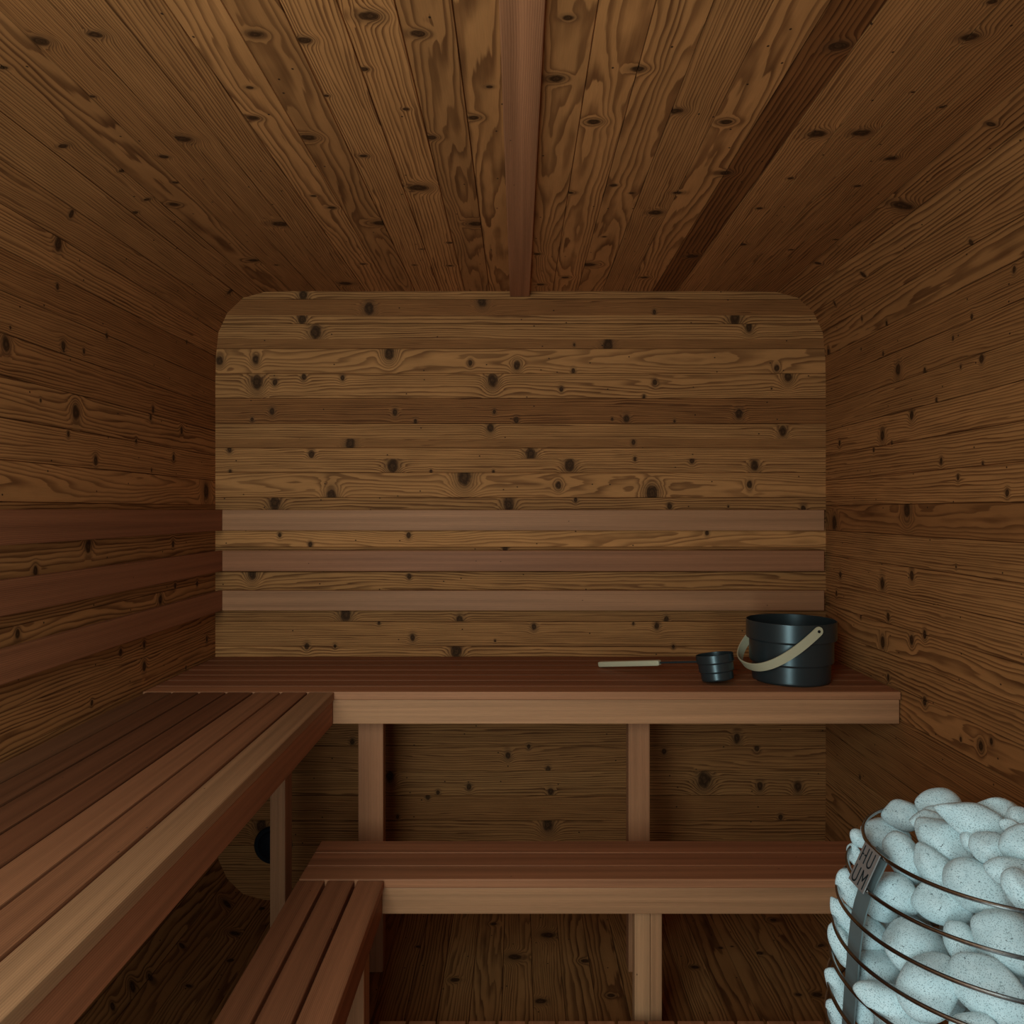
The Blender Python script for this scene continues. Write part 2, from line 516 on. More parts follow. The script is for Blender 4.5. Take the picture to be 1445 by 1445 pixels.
# tones / ring density / figure of each stave, in the order of the points above
right_spec = {}
for i, (y, t, f, a) in enumerate([(503, .42, 230, 2), (538, .44, 150, 5), (573, .50, 250, 2), (608, .58, 170, 2), (643, .55, 150, 2), (678, .60, 170, 2),
                                  (713, .38, 60, 7), (748, .52, 190, 2), (783, .56, 180, 2), (818, .57, 140, 2), (853, .60, 60, 5),
                                  (888, .56, 130, 2), (923, .60, 70, 5), (958, .46, 210, 2), (993, .42, 300, 2)]):
    right_spec[y] = (t, f, a)
left_spec = {503: (.40, 240, 2), 538: (.42, 230, 2), 573: (.40, 170, 3), 608: (.52, 110, 3), 643: (.56, 190, 1), 678: (.60, 45, 7),
             713: (.5, 120, 3), 748: (.54, 120, 3), 783: (.5, 150, 2), 818: (.60, 40, 5), 853: (.52, 120, 4), 888: (.54, 130, 3),
             923: (.52, 110, 4), 958: (.5, 120, 2)}
ceil_spec = [(.48, 110, 3), (.44, 120, 3), (.44, 200, 3), (.48, 170, 4), (.50, 240, 2), (.58, 210, 2), (.22, 120, 1), (.62, 55, 5), (.54, 230, 2),
             (.60, 50, 5), (.66, 60, 6), (.60, 45, 7), (.60, 55, 5), (.46, 70, 6), (.64, 170, 2), (.60, 180, 3), (.46, 65, 6), (.60, 90, 5),
             (.46, 200, 3), (.46, 240, 2), (.44, 250, 2), (.46, 60, 4), (.46, 220, 2), (.46, 240, 2)]


def shell(name, pts, specf, y1=D):
    P = Planks()
    L = Vector((0, 1, 0))
    for i, (a, b) in enumerate(zip(pts, pts[1:])):
        A = W(a[0] - VX, 0, a[1] - VY)
        C = W(b[0] - VX, 0, b[1] - VY)
        wd = (C - A).length
        Wd = (C - A).normalized()
        N = L.cross(Wd)
        # towards the middle of the room
        mid_ = W(CX - VX, 0, 841 - VY) - (A + C) / 2
        if N.dot(mid_) < 0:
            N = -N
        # knots that lie on this stave
        kn = []
        for (x, y, r) in K_SHELL:
            d = Vector(((x - VX) / FX, 1, (VY - y) / FX))
            den = d.dot(N)
            if abs(den) < 1e-6:
                continue
            org = Vector((0, 0, CAMZ))
            t = (A - org).dot(N) / den
            q = org + d * t
            vv = (q - A).dot(Wd)
            if t > 0.2 and q.y < D * B and -0.003 < vv < wd + 0.003:
                kn.append((q.y, vv, max(0.0024, 1.12 * r * q.y / FX)))
        tone, fr, amp = specf(i, a, b)
        P.board(A, L, Wd, N, Y0 * B, y1 * B, wd, tone, fr, amp, kn)
    return P.build(name, WOOD)


def rnd_spec():
    return R.uniform(.40, .58), R.choice([70, 130, 170, 210]), R.uniform(2, 5)


def side_spec(table):
    def f(i, a, b):
        y = round(min(a[1], b[1]))
        return table.get(y, rnd_spec())
    return f


P = Planks()
zx = Vector((1, 0, 0))
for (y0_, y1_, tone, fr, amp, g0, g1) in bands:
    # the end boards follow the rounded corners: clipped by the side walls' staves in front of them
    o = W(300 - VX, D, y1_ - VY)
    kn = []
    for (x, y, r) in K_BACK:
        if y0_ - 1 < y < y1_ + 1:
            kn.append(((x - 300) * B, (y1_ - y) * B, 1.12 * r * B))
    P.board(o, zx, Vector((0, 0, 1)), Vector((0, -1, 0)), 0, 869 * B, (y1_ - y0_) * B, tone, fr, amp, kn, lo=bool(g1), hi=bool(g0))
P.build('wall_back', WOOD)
shell('wall_right', right_pts, side_spec(right_spec))
shell('ceiling', ceil_pts, lambda i, a, b: ceil_spec[i] if i < len(ceil_spec) else rnd_spec())
shell('wall_left', left_pts, side_spec(left_spec))
shell('floor', floor_pts, lambda i, a, b: (R.uniform(.36, .50), R.choice([60, 110, 160]), R.uniform(3, 7)))

# front wall behind the camera, with the openings of the glass door and the side window
P = Planks()
zf = [(k * 35.0) for k in range(0, 27)]
opn = [(-0.97, 0.97, 0.22, 2.0)]
top_z = CAMZ - (411 - VY) * B
for k in range(25):
    z0, z1 = k * 35 * B, min((k + 1) * 35 * B, top_z)
    xs = [(-1.05, 1.06)]
    for (a, b, c, d) in opn:
        if z1 > c + 0.001 and z0 < d - 0.001:
            nx = []
            for (p, q) in xs:
                if b <= p or a >= q:
                    nx.append((p, q))
                else:
                    if a > p:
                        nx.append((p, a))
                    if b < q:
                        nx.append((b, q))
            xs = nx
    for (p, q) in xs:
        P.board(Vector((0, Y0 * B, z0)), zx, Vector((0, 0, 1)), Vector((0, 1, 0)), p, q, z1 - z0, *rnd_spec())
P.build('wall_front', WOOD)


# ------------------------------------------------------------------ timber
def timber_bm(x0, x1, y0, y1, z0, z1, bev=0.003, seg=2):
    """box in layout units (z down)"""
    bm = bmesh.new()
    a, b = W(x0, y0, z1), W(x1, y1, z0)
    c = (a + b) / 2
    s = b - a
    bmesh.ops.create_cube(bm, size=1, matrix=Matrix.Translation(c) @ Matrix.Diagonal((abs(s.x), abs(s.y), abs(s.z), 1)))
    if bev:
        bmesh.ops.bevel(bm, geom=bm.edges[:], offset=bev, segments=seg, profile=0.6, affect='EDGES')
    return bm


def grain(me, axis, tone, hue, amp):
    ou, ov = R.uniform(0, 40), R.uniform(0, 5)
    uvs = [0.0] * (2 * len(me.loops))
    others = [i for i in range(3) if i != axis]
    for p in me.polygons:
        n = [abs(p.normal[i]) for i in range(3)]
        if n[axis] > 0.8:
            iu, iv = others
        else:
            iu = axis
            iv = others[0] if n[others[1]] >= n[others[0]] else others[1]
        for li in p.loop_indices:
            co = me.vertices[me.loops[li].vertex_index].co
            uvs[2 * li] = co[iu] + ou
            uvs[2 * li + 1] = co[iv] + ov + (0.31 if iv == others[1] else 0)
    me.uv_layers.new(name='grain').data.foreach_set('uv', uvs)
    me.color_attributes.new('board', 'FLOAT_COLOR', 'CORNER').data.foreach_set('color', [tone, hue, amp, 1.0] * len(me.loops))


def timber(name, dims, axis, tone, hue, parent=None, amp=2.5, bev=0.003, extra=()):
    bm = timber_bm(*dims, bev=bev)
    for e in extra:
        b2 = timber_bm(*e, bev=0)
        tmp = bpy.data.meshes.new('t')
        b2.to_mesh(tmp)
        bm.from_mesh(tmp)
        b2.free()
        bpy.data.meshes.remove(tmp)
    me = bpy.data.meshes.new(name)
    bm.to_mesh(me)
    bm.free()
    grain(me, axis, tone, hue, amp)
    return link(name, me, CEDAR, parent)


# ceiling batten
tag(timber('ceiling_batten', (719.6 - VX, 747.3 - VX, Y0 + 3, D - 2, 411 - VY + 0.3, 419.3 - VY), 1, .52, .30, amp=5),
    'smooth reddish cedar batten running down the middle of the plank ceiling', 'ceiling batten')

# backrest slats
BT = [(.56, .50), (.46, .18), (.56, .48)]
zs = [(-0.5, 28.4), (56.4, 85.2), (112.2, 140.2)]
names = ['uppermost', 'middle', 'lowest']
for (zz, (t, h), nm) in zip(zs, BT, names):
    sp = [(x, x + 20, 1095, D - 2.2, zz[0] + 6, zz[1] - 6) for x in (-330, 0, 330)]
    o = timber('backrest_slat', (-413, 427.6, 1087.5, 1095.5, *zz), 0, t, h, extra=sp)
    tag(o, {'uppermost': 'uppermost of the three wide cedar backrest slats on the back wall',
            'middle': 'darker red middle backrest slat on the back wall',
            'lowest': 'lowest backrest slat on the back wall, just above the upper bench'}[nm], 'backrest slat', 'backrest slats on the back wall')
LT = [(.30, .0), (.30, .02), (.36, .08)]
for (zz, (t, h), nm) in zip(zs, LT, names):
    sp = [(-424.4, -419, y, y + 20, zz[0] + 6, zz[1] - 6) for y in (80, 560, 980)]
    o = timber('backrest_slat', (-421, -413.2, -54, 1095, *zz), 1, t, h, amp=5, extra=sp)
    tag(o, {'uppermost': 'uppermost reddish backrest slat along the left wall',
            'middle': 'middle reddish backrest slat along the left wall',
            'lowest': 'lowest reddish backrest slat along the left wall, nearest its bench'}[nm], 'backrest slat', 'backrest slats on the left wall')

# ---- upper bench along the back wall
ub = thing('sauna_bench', W(0, 990, 551), 'long upper cedar bench along the back wall carrying the bucket and ladle', 'bench')
ut = [(.62, .30), (.36, .10), (.42, .05), (.36, .05), (.36, .02), (.30, .05), (.28, .05)]
for k in range(7):
    y = 880 + 30.6 * k
    timber('slat', (-424, 432.5, y, y + 28.2, 205, 214.2), 0, *ut[k], ub)
timber('fascia', (-424, 432, 882.5, 891, 214.6, 242), 0, .66, .62, ub, amp=5)
timber('ledger', (-424, 432, 1085, 1094, 214.6, 242), 0, .4, .3, ub)
for x in (-300, -175, 0, 144, 330):
    timber('cross_rail', (x - 8, x + 8, 891.5, 1084.5, 214.6, 236), 1, .4, .3, ub)
timber('post', (-190.4, -160.5, 928, 945, 236.4, 550.4), 2, .55, .22, ub)
timber('post', (131.4, 157, 928, 948, 236.4, 550.4), 2, .55, .30, ub)

# ---- upper bench along the left wall
ul = thing('sauna_bench', W(-312, 300, 551), 'upper cedar bench along the left wall, its slats running towards the viewer', 'bench')
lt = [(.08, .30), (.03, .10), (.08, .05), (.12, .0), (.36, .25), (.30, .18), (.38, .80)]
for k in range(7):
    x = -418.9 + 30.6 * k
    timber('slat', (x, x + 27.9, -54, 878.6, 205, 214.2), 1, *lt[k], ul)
timber('fascia', (-217.4, -208.9, -54, 878.6, 214.6, 242), 1, .46, .06, ul, amp=5)
timber('ledger', (-425, -416, -54, 878.6, 214.6, 242), 1, .4, .3, ul)
for y in (-30, 200, 500, 845):
    timber('cross_rail', (-415.6, -217.8, y - 8, y + 8, 214.6, 236), 0, .4, .3, ul)
timber('post', (-271.8, -255, 853.4, 880, 236.4, 550.4), 2, .42, .40, ul)
timber('post', (-271.8, -255, -44, -20, 236.4, 550.4), 2, .42, .40, ul)

# ---- lower bench in front of the back bench
lb = thing('sauna_bench', W(100, 819, 551), 'low cedar step bench in front of the back bench, three slats wide', 'bench')
for k, (t, h) in enumerate([(.56, .16), (.46, .04), (.56, .03)]):
    y = 774 + 30.4 * k
    timber('slat', (-217.8, 428, y, y + 29.0, 366.4, 375.4), 0, t, h, lb)
timber('fascia', (-207, 428, 776.2, 784.5, 375.8, 402.2), 0, .52, .58, lb, amp=4)
timber('ledger', (-207, 428, 853, 861, 375.8, 402.2), 0, .4, .3, lb)
for x in (-190, 145, 330):
    timber('cross_rail', (x - 8, x + 8, 785, 852.6, 375.8, 396), 1, .4, .3, lb)
timber('leg', (117.4, 133.4, 785.6, 801, 396.5, 550.4), 2, .62, .72, lb)
timber('leg', (133.6, 145.6, 787.4, 801, 396.5, 550.4), 2, .50, .60, lb)
timber('leg', (370, 398, 785.6, 801, 396.5, 550.4), 2, .5, .5, lb)
timber('leg', (-206, -178, 785.6, 801, 396.5, 550.4), 2, .5, .5, lb)

# ---- lower bench along the left
ll = thing('sauna_bench', W(-175, 400, 551), 'low cedar step bench in front of the left bench, seen from above', 'bench')
for k, (t, h) in enumerate([(.40, .06), (.42, .06), (.46, .10)]):
    x = -217.8 + 29.4 * k
    timber('slat', (x, x + 26.2, -50, 771.2, 366.4, 375.4), 1, t, h, ll, amp=8)
timber('fascia', (-143, -134.6, -50, 771.2, 375.8, 402.2), 1, .30, .0, ll, amp=4)
timber('ledger', (-216, -208, -50, 771.2, 375.8, 402.2), 1, .4, .3, ll)
for y in (-30, 300, 717):
    timber('cross_rail', (-207.6, -143.4, y - 8, y + 8, 375.8, 396), 0, .4, .3, ll)
timber('leg', (-160, -138.2, 699, 726, 402.6, 550.4), 2, .46, .45, ll)
timber('leg', (-216, -200, 699, 726, 402.6, 550.4), 2, .46, .45, ll)
timber('leg', (-160, -138.2, -44, -20, 402.6, 550.4), 2, .46, .45, ll)

# ---- duckboard on the floor
db = thing('duckboard', W(100, 400, 551), 'reddish slatted duckboard on the floor, just showing at the bottom edge', 'duckboard')
for k in range(18):
    x = -136.8 + 29.4 * k
    timber('slat', (x, x + 26.4, 120, 770, 504, 513.5), 1, R.uniform(.40, .52), R.uniform(.02, .18), db)
for y in (160, 440, 745):
    timber('bearer', (-130, 390, y, y + 18, 514, 550.4), 0, .35, .2, db)


# ------------------------------------------------------------------ lathes and tubes
def lathe(bm, prof, seg=96, mat=Matrix()):
    """prof: (radius, height) list, open polyline; revolve about z"""
    full = []
    for (a, b) in zip(prof, prof[1:]):      # holding loops keep long walls straight under smooth shading
        full.append(a)
        ln = math.hypot(b[0] - a[0], b[1] - a[1])
        if ln > 0.006:
            for q in (0.0008, ln - 0.0008):
                full.append((a[0] + (b[0] - a[0]) * q / ln, a[1] + (b[1] - a[1]) * q / ln))
    prof = full + [prof[-1]]
    rings = []
    for (r, z) in prof:
        if r < 1e-6:
            rings.append([bm.verts.new(mat @ Vector((0, 0, z)))])
        else:
            rings.append([bm.verts.new(mat @ Vector((r * math.cos(2 * math.pi * i / seg), r * math.sin(2 * math.pi * i / seg), z))) for i in range(seg)])
    for a, b in zip(rings, rings[1:]):
        for i in range(seg):
            j = (i + 1) % seg
            if len(a) == 1:
                bm.faces.new((a[0], b[j], b[i]))
            elif len(b) == 1:
                bm.faces.new((a[i], a[j], b[0]))
            else:
                bm.faces.new((a[i], a[j], b[j], b[i]))


def sweep(bm, pts, sect, normals, closed=False):
    """sweep a cross-section (a, b) along pts; normals give the direction of a, b = tangent x a"""
    n = len(pts)
    rings = []
    for i, p in enumerate(pts):
        t = (pts[(i + 1) % n if closed else min(i + 1, n - 1)] - pts[(i - 1) % n if closed else max(i - 1, 0)]).normalized()
        a = normals[i]
        a = (a - t * a.dot(t)).normalized()
        b = t.cross(a)
        rings.append([bm.verts.new(p + a * x + b * y) for (x, y) in sect(i)])
    m = len(rings[0])
    for i in range(n if closed else n - 1):
        q, r = rings[i], rings[(i + 1) % n]
        for k in range(m):
            bm.faces.new((q[k], q[(k + 1) % m], r[(k + 1) % m], r[k]))
    if not closed:
        bm.faces.new(rings[0][::-1])
        bm.faces.new(rings[-1])


def mesh(name, bm, mat, parent=None, sm=True, loc=None, angle=35):
    bmesh.ops.recalc_face_normals(bm, faces=bm.faces[:])
    if loc is not None:
        bmesh.ops.translate(bm, verts=bm.verts[:], vec=-loc)
    me = bpy.data.meshes.new(name)
    bm.to_mesh(me)
    bm.free()
    if sm:
        smooth(me)
        me.set_sharp_from_angle(angle=math.radians(angle))
    o = link(name, me, mat, parent)
    if loc is not None:
        o.location = loc
    return o


# ------------------------------------------------------------------ air vent on the back wall
vc = W(386 - VX, D, 1191.8 - VY)
vt = thing('air_vent', vc, 'round black air vent low on the back wall, half hidden behind the left bench post', 'vent')
M = Matrix.Translation(vc) @ Matrix.Rotation(math.radians(90), 4, 'X')
bm = bmesh.new()
lathe(bm, [(0.050, 0.0), (0.064, 0.0), (0.064, 0.006), (0.060, 0.010), (0.050, 0.010), (0.050, 0.0)], 64, M)
mesh('vent_rim', bm, VENT, vt)
bm = bmesh.new()
lathe(bm, [(0, 0.024), (0.02, 0.0235), (0.035, 0.021), (0.046, 0.016), (0.050, 0.010), (0.046, 0.006), (0.0, 0.006)], 64, M)
mesh('vent_cap', bm, VENT, vt)

# ------------------------------------------------------------------ bucket
bx, by, bz = 330.5, 944.0, 205.0
bo = W(bx, by, bz)
bk = thing('bucket', bo, 'black three-tiered sauna bucket with a pale bentwood handle on the upper bench', 'bucket')
r1, r2, r3 = 52.4 * B, 48.8 * B, 45.4 * B
h0, h1, h2, h3 = 0.0, 23.6 * B, 50.6 * B, 73 * B
wall = 0.0022
outer = [(0, .001), (r3 - .006, .001), (r3 - .002, .0025), (r3, .007), (r3, h1 - .003), (r3 + .0015, h1), (r2 - .0015, h1 + .0005), (r2, h1 + .003), (r2, h2 - .003),
         (r2 + .0015, h2), (r1 - .0015, h2 + .0005), (r1, h2 + .003), (r1, h3 - .0012), (r1 - .001, h3), (r1 - wall, h3 - .0008)]
inner = [(r1 - wall, h2 + .005), (r2 - wall, h2 + .001), (r2 - wall, h1 + .005), (r3 - wall, h1 + .001), (r3 - wall, .008), (r3 - .008, .005), (0, .005)]
bm = bmesh.new()
lathe(bm, outer + inner, 128, Matrix.Translation(bo))
mesh('body', bm, BLACK, bk, angle=50)
# bentwood handle hanging to the left
cz = 138.7
C0 = W(bx, by, cz)
ax = Vector((12.7, -51.5, 0)).normalized()
e = Vector((-51.5, -12.7, 0)).normalized()
al = math.radians(39.0)
dv = (e * math.cos(al) + Vector((0, 0, -1)) * math.sin(al)).normalized()
nn = ax.cross(dv).normalized()
half, Lh, ext = 54.4 * B, 74.5 * B, 11 * 0.0012
pts, nrm = [], []
NS = 72
for i in range(-6, NS + 7):
    if i < 0:
        pts.append(C0 + ax * half + dv * (i / 6 * ext))
    elif i > NS:
        pts.append(C0 - ax * half - dv * ((i - NS) / 6 * ext))
    else:
        ph = math.pi * i / NS
        c, s_ = math.cos(ph), math.sin(ph)
        sx = math.copysign(abs(c) ** (2 / 2.35), c)
        sy = abs(s_) ** (2 / 2.35)
        pts.append(C0 + ax * half * sx + dv * Lh * sy)
nrm = [nn] * len(pts)
hw, th = 5.6 * B, 0.0021


def strap(i):
    w_ = hw
    for j in (i, len(pts) - 1 - i):
        if j < 6:      # rounded ends
            w_ = hw * math.sqrt(max(0.02, 1 - (1 - j / 6) ** 2 * 0.98))
    return [(-w_, -th * .6), (-w_ * .97, -th), (w_ * .97, -th), (w_, -th * .6), (w_, th * .6), (w_ * .97, th), (-w_ * .97, th), (-w_, th * .6)]


bm = bmesh.new()
sweep(bm, pts, strap, nrm)
mesh('handle', bm, BIRCH, bk, angle=60)
for sg in (1, -1):
    q = C0 + ax * sg * (half - 0.003)
    Mr = Matrix.Translation(q) @ (ax * sg).to_track_quat('Z', 'Y').to_matrix().to_4x4()
    bm = bmesh.new()
    lathe(bm, [(0, .0085), (.003, .0083), (.0041, .0068), (.0041, -.002), (0, -.002)], 32, Mr)
    mesh('rivet', bm, VENT, bk)

# ------------------------------------------------------------------ ladle
lx, ly = 238.0, 928.0
lo_ = W(lx, ly, 205)
ld = thing('ladle', lo_, 'black three-tiered ladle with a pale wooden grip lying on the bench left of the bucket', 'ladle')
A_ = W(218.5, ly + 1, 180.5)
E_ = W(106.5, 1019, 201.2)
hd = (E_ - A_).normalized()
tl = math.radians(9.0)
axis_t = hd.cross(Vector((0, 0, 1))).normalized()
Mc = Matrix.Translation(lo_ + Vector((0, 0, 0.0074))) @ Matrix.Rotation(tl, 4, -axis_t)
q1, q2, q3 = 22.0 * B, 20.6 * B, 19.0 * B
g1, g2, g3 = 10.5 * B, 21.0 * B, 31.0 * B
w2 = 0.0018
bm = bmesh.new()
lathe(bm, [(0, .0005), (q3 - .004, .0005), (q3 - .001, .002), (q3, .005), (q3, g1 - .002), (q3 + .001, g1), (q2 - .001, g1 + .0005), (q2, g1 + .002), (q2, g2 - .002),
           (q2 + .001, g2), (q1 - .001, g2 + .0005), (q1, g2 + .002), (q1, g3 - .001), (q1 - .001, g3), (q1 - w2, g3 - .001), (q1 - w2, g2 + .003), (q2 - w2, g2),
           (q2 - w2, g1 + .003), (q3 - w2, g1), (q3 - w2, .006), (q3 - .006, .004), (0, .004)], 96, Mc)
mesh('cup', bm, BLACK, ld, angle=50)
Jn = A_ + hd * (E_ - A_).length * 0.385
bm = bmesh.new()
circ = [(0.0031 * math.cos(a * math.pi / 6), 0.0031 * math.sin(a * math.pi / 6)) for a in range(12)]
sweep(bm, [A_, Jn + hd * 0.01], lambda i: circ, [Vector((0, 0, 1))] * 2)
mesh('shaft', bm, BLACK, ld)
bm = bmesh.new()
ga, gb = 0.0082, 0.0105
sq = []
for (sx, sy) in ((1, 1), (-1, 1), (-1, -1), (1, -1)):
    for j in range(4):
        a = math.radians({(1, 1): 0, (-1, 1): 90, (-1, -1): 180, (1, -1): 270}[(sx, sy)] + j * 30)
        sq.append((sx * (ga - .003) + .003 * math.cos(a), sy * (gb - .003) + .003 * math.sin(a)))
gl = (E_ - Jn).length
gp = [Jn + hd * gl * t for t in (0, .012, .03, .2, .5, .8, .97, .99, 1.0)]
gs = [.72, .92, .98, 1.0, 1.0, 1.0, 1.0, .93, .75]
sweep(bm, gp, lambda i: [(x * gs[i], y * gs[i]) for x, y in sq], [Vector((0, 0, 1))] * len(gp))
mesh('grip', bm, BIRCH, ld, angle=40)

# ------------------------------------------------------------------ heater
HX, HY = 312.5, 500.0
RZ = [(218.7, 83.4), (239.5, 93.4), (259.6, 99.8), (280.2, 102.3), (300.8, 104.0), (321.4, 105.7), (342, 106.7), (362.6, 107), (383.2, 105.5), (403.8, 101.5),
      (424.4, 94), (445, 82)]


def rad(z):
    if z <= RZ[0][0]:
        return RZ[0][1]
    for (a, ra), (b, rb) in zip(RZ, RZ[1:]):
        if z <= b:
            return ra + (rb - ra) * (z - a) / (b - a)
    return RZ[-1][1]


ht = thing('sauna_heater', W(HX, HY, 456), 'round wire-basket sauna heater filled with pale stones at the right wall', 'sauna heater')
tube = [(0.0031 * math.cos(a * math.pi / 5), 0.0031 * math.sin(a * math.pi / 5)) for a in range(10)]
for (z, r) in RZ:
    bm = bmesh.new()
    n_ = 120
    pts = [W(HX + r * math.cos(2 * math.pi * i / n_), HY + r * math.sin(2 * math.pi * i / n_), z) for i in range(n_)]
    sweep(bm, pts, lambda i: tube, [Vector((0, 0, 1))] * n_, closed=True)
    mesh('ring', bm, WIRE, ht)


def hstrip(name, az, hwid, z0, z1, mat):
    """flat upright strip inside the rings"""
    bm = bmesh.new()
    d = Vector((math.cos(az), math.sin(az), 0))
    tdir = Vector((-math.sin(az), math.cos(az), 0))
    n_ = 26
    pts = []
    for i in range(n_ + 1):
        z = z0 + (z1 - z0) * i / n_
        pts.append(W(HX, HY, z) + d * ((rad(z) - 5.5) * B))
    sweep(bm, pts, lambda i: [(-hwid, -.0012), (hwid, -.0012), (hwid, .0012), (-hwid, .0012)], [tdir] * len(pts))
    return mesh(name, bm, mat, ht, angle=30)


hstrip('front_strip', math.pi, 0.020, 219, 448, STRIP)
for a in (0.0, math.pi / 2, -math.pi / 2):
    hstrip('side_strip' if a else 'rear_strip', a, 0.016, 219, 448, STRIP)
bm = bmesh.new()
lathe(bm, [(0, 0), (80 * B, 0), (83 * B, .004), (83 * B, .022), (80 * B, .026), (0, .026)], 96, Matrix.Translation(W(HX, HY, 456)))
mesh('base_tray', bm, STRIP, ht)
timber_b = timber_bm(HX + 60, 433.6, HY - 30, HY + 30, 300, 440, bev=0.003)
bmesh.ops.delete(timber_b, geom=[], context='VERTS')
mesh('wall_bracket', timber_b, STRIP, ht, sm=False)

# badge on the front of the two top rings
zc0, zc1 = 217.2, 241.0
pA = W(HX - rad(zc0) - 1.6, HY, zc0)
pB = W(HX - 93.6 - 2.2, HY, zc1)
upv = (pA - pB).normalized()
rt = Vector((0, -1, 0))                 # to the reader's right, towards the camera
outn = upv.cross(rt)
if outn.x > 0:
    outn = -outn
ph_ = (pA - pB).length
pw = 0.0500
org = pB - rt * pw / 2


def plate_pt(a, b, d=0.0):
    return org + rt * (a * pw) + upv * (b * ph_) + outn * d


bm = bmesh.new()
vs = [bm.verts.new(plate_pt(a, b, d)) for d in (-.001, .001) for (a, b) in ((0, 0), (1, 0), (1, 1), (0, 1))]
for f in ((0, 1, 2, 3), (4, 5, 6, 7), (0, 1, 5, 4), (1, 2, 6, 5), (2, 3, 7, 6), (3, 0, 4, 7)):
    bm.faces.new([vs[i] for i in f])
bp = mesh('badge_plate', bm, PLATE, ht, sm=False)
ht_letters = []


def arc(cx, cy, rx, ry, a0, a1, n=10):
    return [(cx + rx * math.cos(math.radians(a0 + (a1 - a0) * i / n)), cy + ry * math.sin(math.radians(a0 + (a1 - a0) * i / n))) for i in range(n + 1)]


st = {
    'H': [[(.14, .56), (.14, .94)], [(.40, .56), (.40, .94)], [(.14, .75), (.22, .75)], [(.30, .75), (.40, .75)]],
    'U1': [[(.58, .94), (.58, .66)] + arc(.70, .66, .12, .10, 180, 360) + [(.82, .94)]],
    'U2': [[(.14, .44), (.14, .17)] + arc(.27, .17, .13, .11, 180, 360) + [(.40, .44)]],
    'M': [[(.58, .06), (.58, .44), (.725, .22), (.87, .44), (.87, .06)]],
}
bm = bmesh.new()
for k_, lines in st.items():
    for ln in lines:
        for (a, b) in zip(ln, ln[1:]):
            p0, p1 = plate_pt(*a, .0011), plate_pt(*b, .0011)
            t = (p1 - p0).normalized()
            s_ = t.cross(outn).normalized() * 0.00125
            t = t * 0.0006
            q = [p0 - s_ - t, p1 - s_ + t, p1 + s_ + t, p0 + s_ - t]
            v8 = [bm.verts.new(x) for x in q] + [bm.verts.new(x + outn * .0003) for x in q]
            for f in ((0, 1, 2, 3), (4, 5, 6, 7), (0, 1, 5, 4), (1, 2, 6, 5), (2, 3, 7, 6), (3, 0, 4, 7)):
                bm.faces.new([v8[i] for i in f])
o = mesh('lettering', bm, DARK, None, sm=False)
o.parent = bp
o['label'] = 'dark cut-out letters HU above UM'


# ------------------------------------------------------------------ stones
def stone_mesh(a, b, c, seed, sub=4, ang=0.5):
    """pebble with half-axes a, b, c (metres): rounded, slightly faceted, egg-shaped"""
    rr = random.Random(seed)
    bm = bmesh.new()
    bmesh.ops.create_icosphere(bm, subdivisions=sub, radius=1)
    planes = []
    for _ in range(9):
        n = Vector((rr.gauss(0, 1), rr.gauss(0, 1), rr.gauss(0, 1))).normalized()
        planes.append((n, rr.uniform(0.78, 0.97)))
    off = Vector((rr.uniform(0, 50), rr.uniform(0, 50), rr.uniform(0, 50)))
    egg = rr.uniform(-.22, .22)
    for v in bm.verts:
        n = v.co.normalized()
        r = 1.0
        for (pn, pd) in planes:
            dd = n.dot(pn)
            if dd > 0.05:
                lim = pd / dd
                if lim < r + 0.35:
                    k = 0.30          # smooth minimum keeps the facets' rims round
                    h = max(k - abs(r - lim), 0) / k
                    r = min(r, lim) - h * h * k * 0.25
        r *= 1 + 0.05 * noise.noise(n * 1.6 + off) + 0.012 * noise.noise(n * 5 + off)
        p = n * r
        p.y *= 1 + egg * p.x
        p.z *= 1 + egg * p.x
        v.co = Vector((p.x * a, p.y * b, p.z * c))
    me = bpy.data.meshes.new('sauna_stone')
    bmesh.ops.recalc_face_normals(bm, faces=bm.faces[:])
    bm.to_mesh(me)
    bm.free()
    smooth(me)
    me.materials.append(STONE)
    return me


Z1, HD = 222.0, 41.0
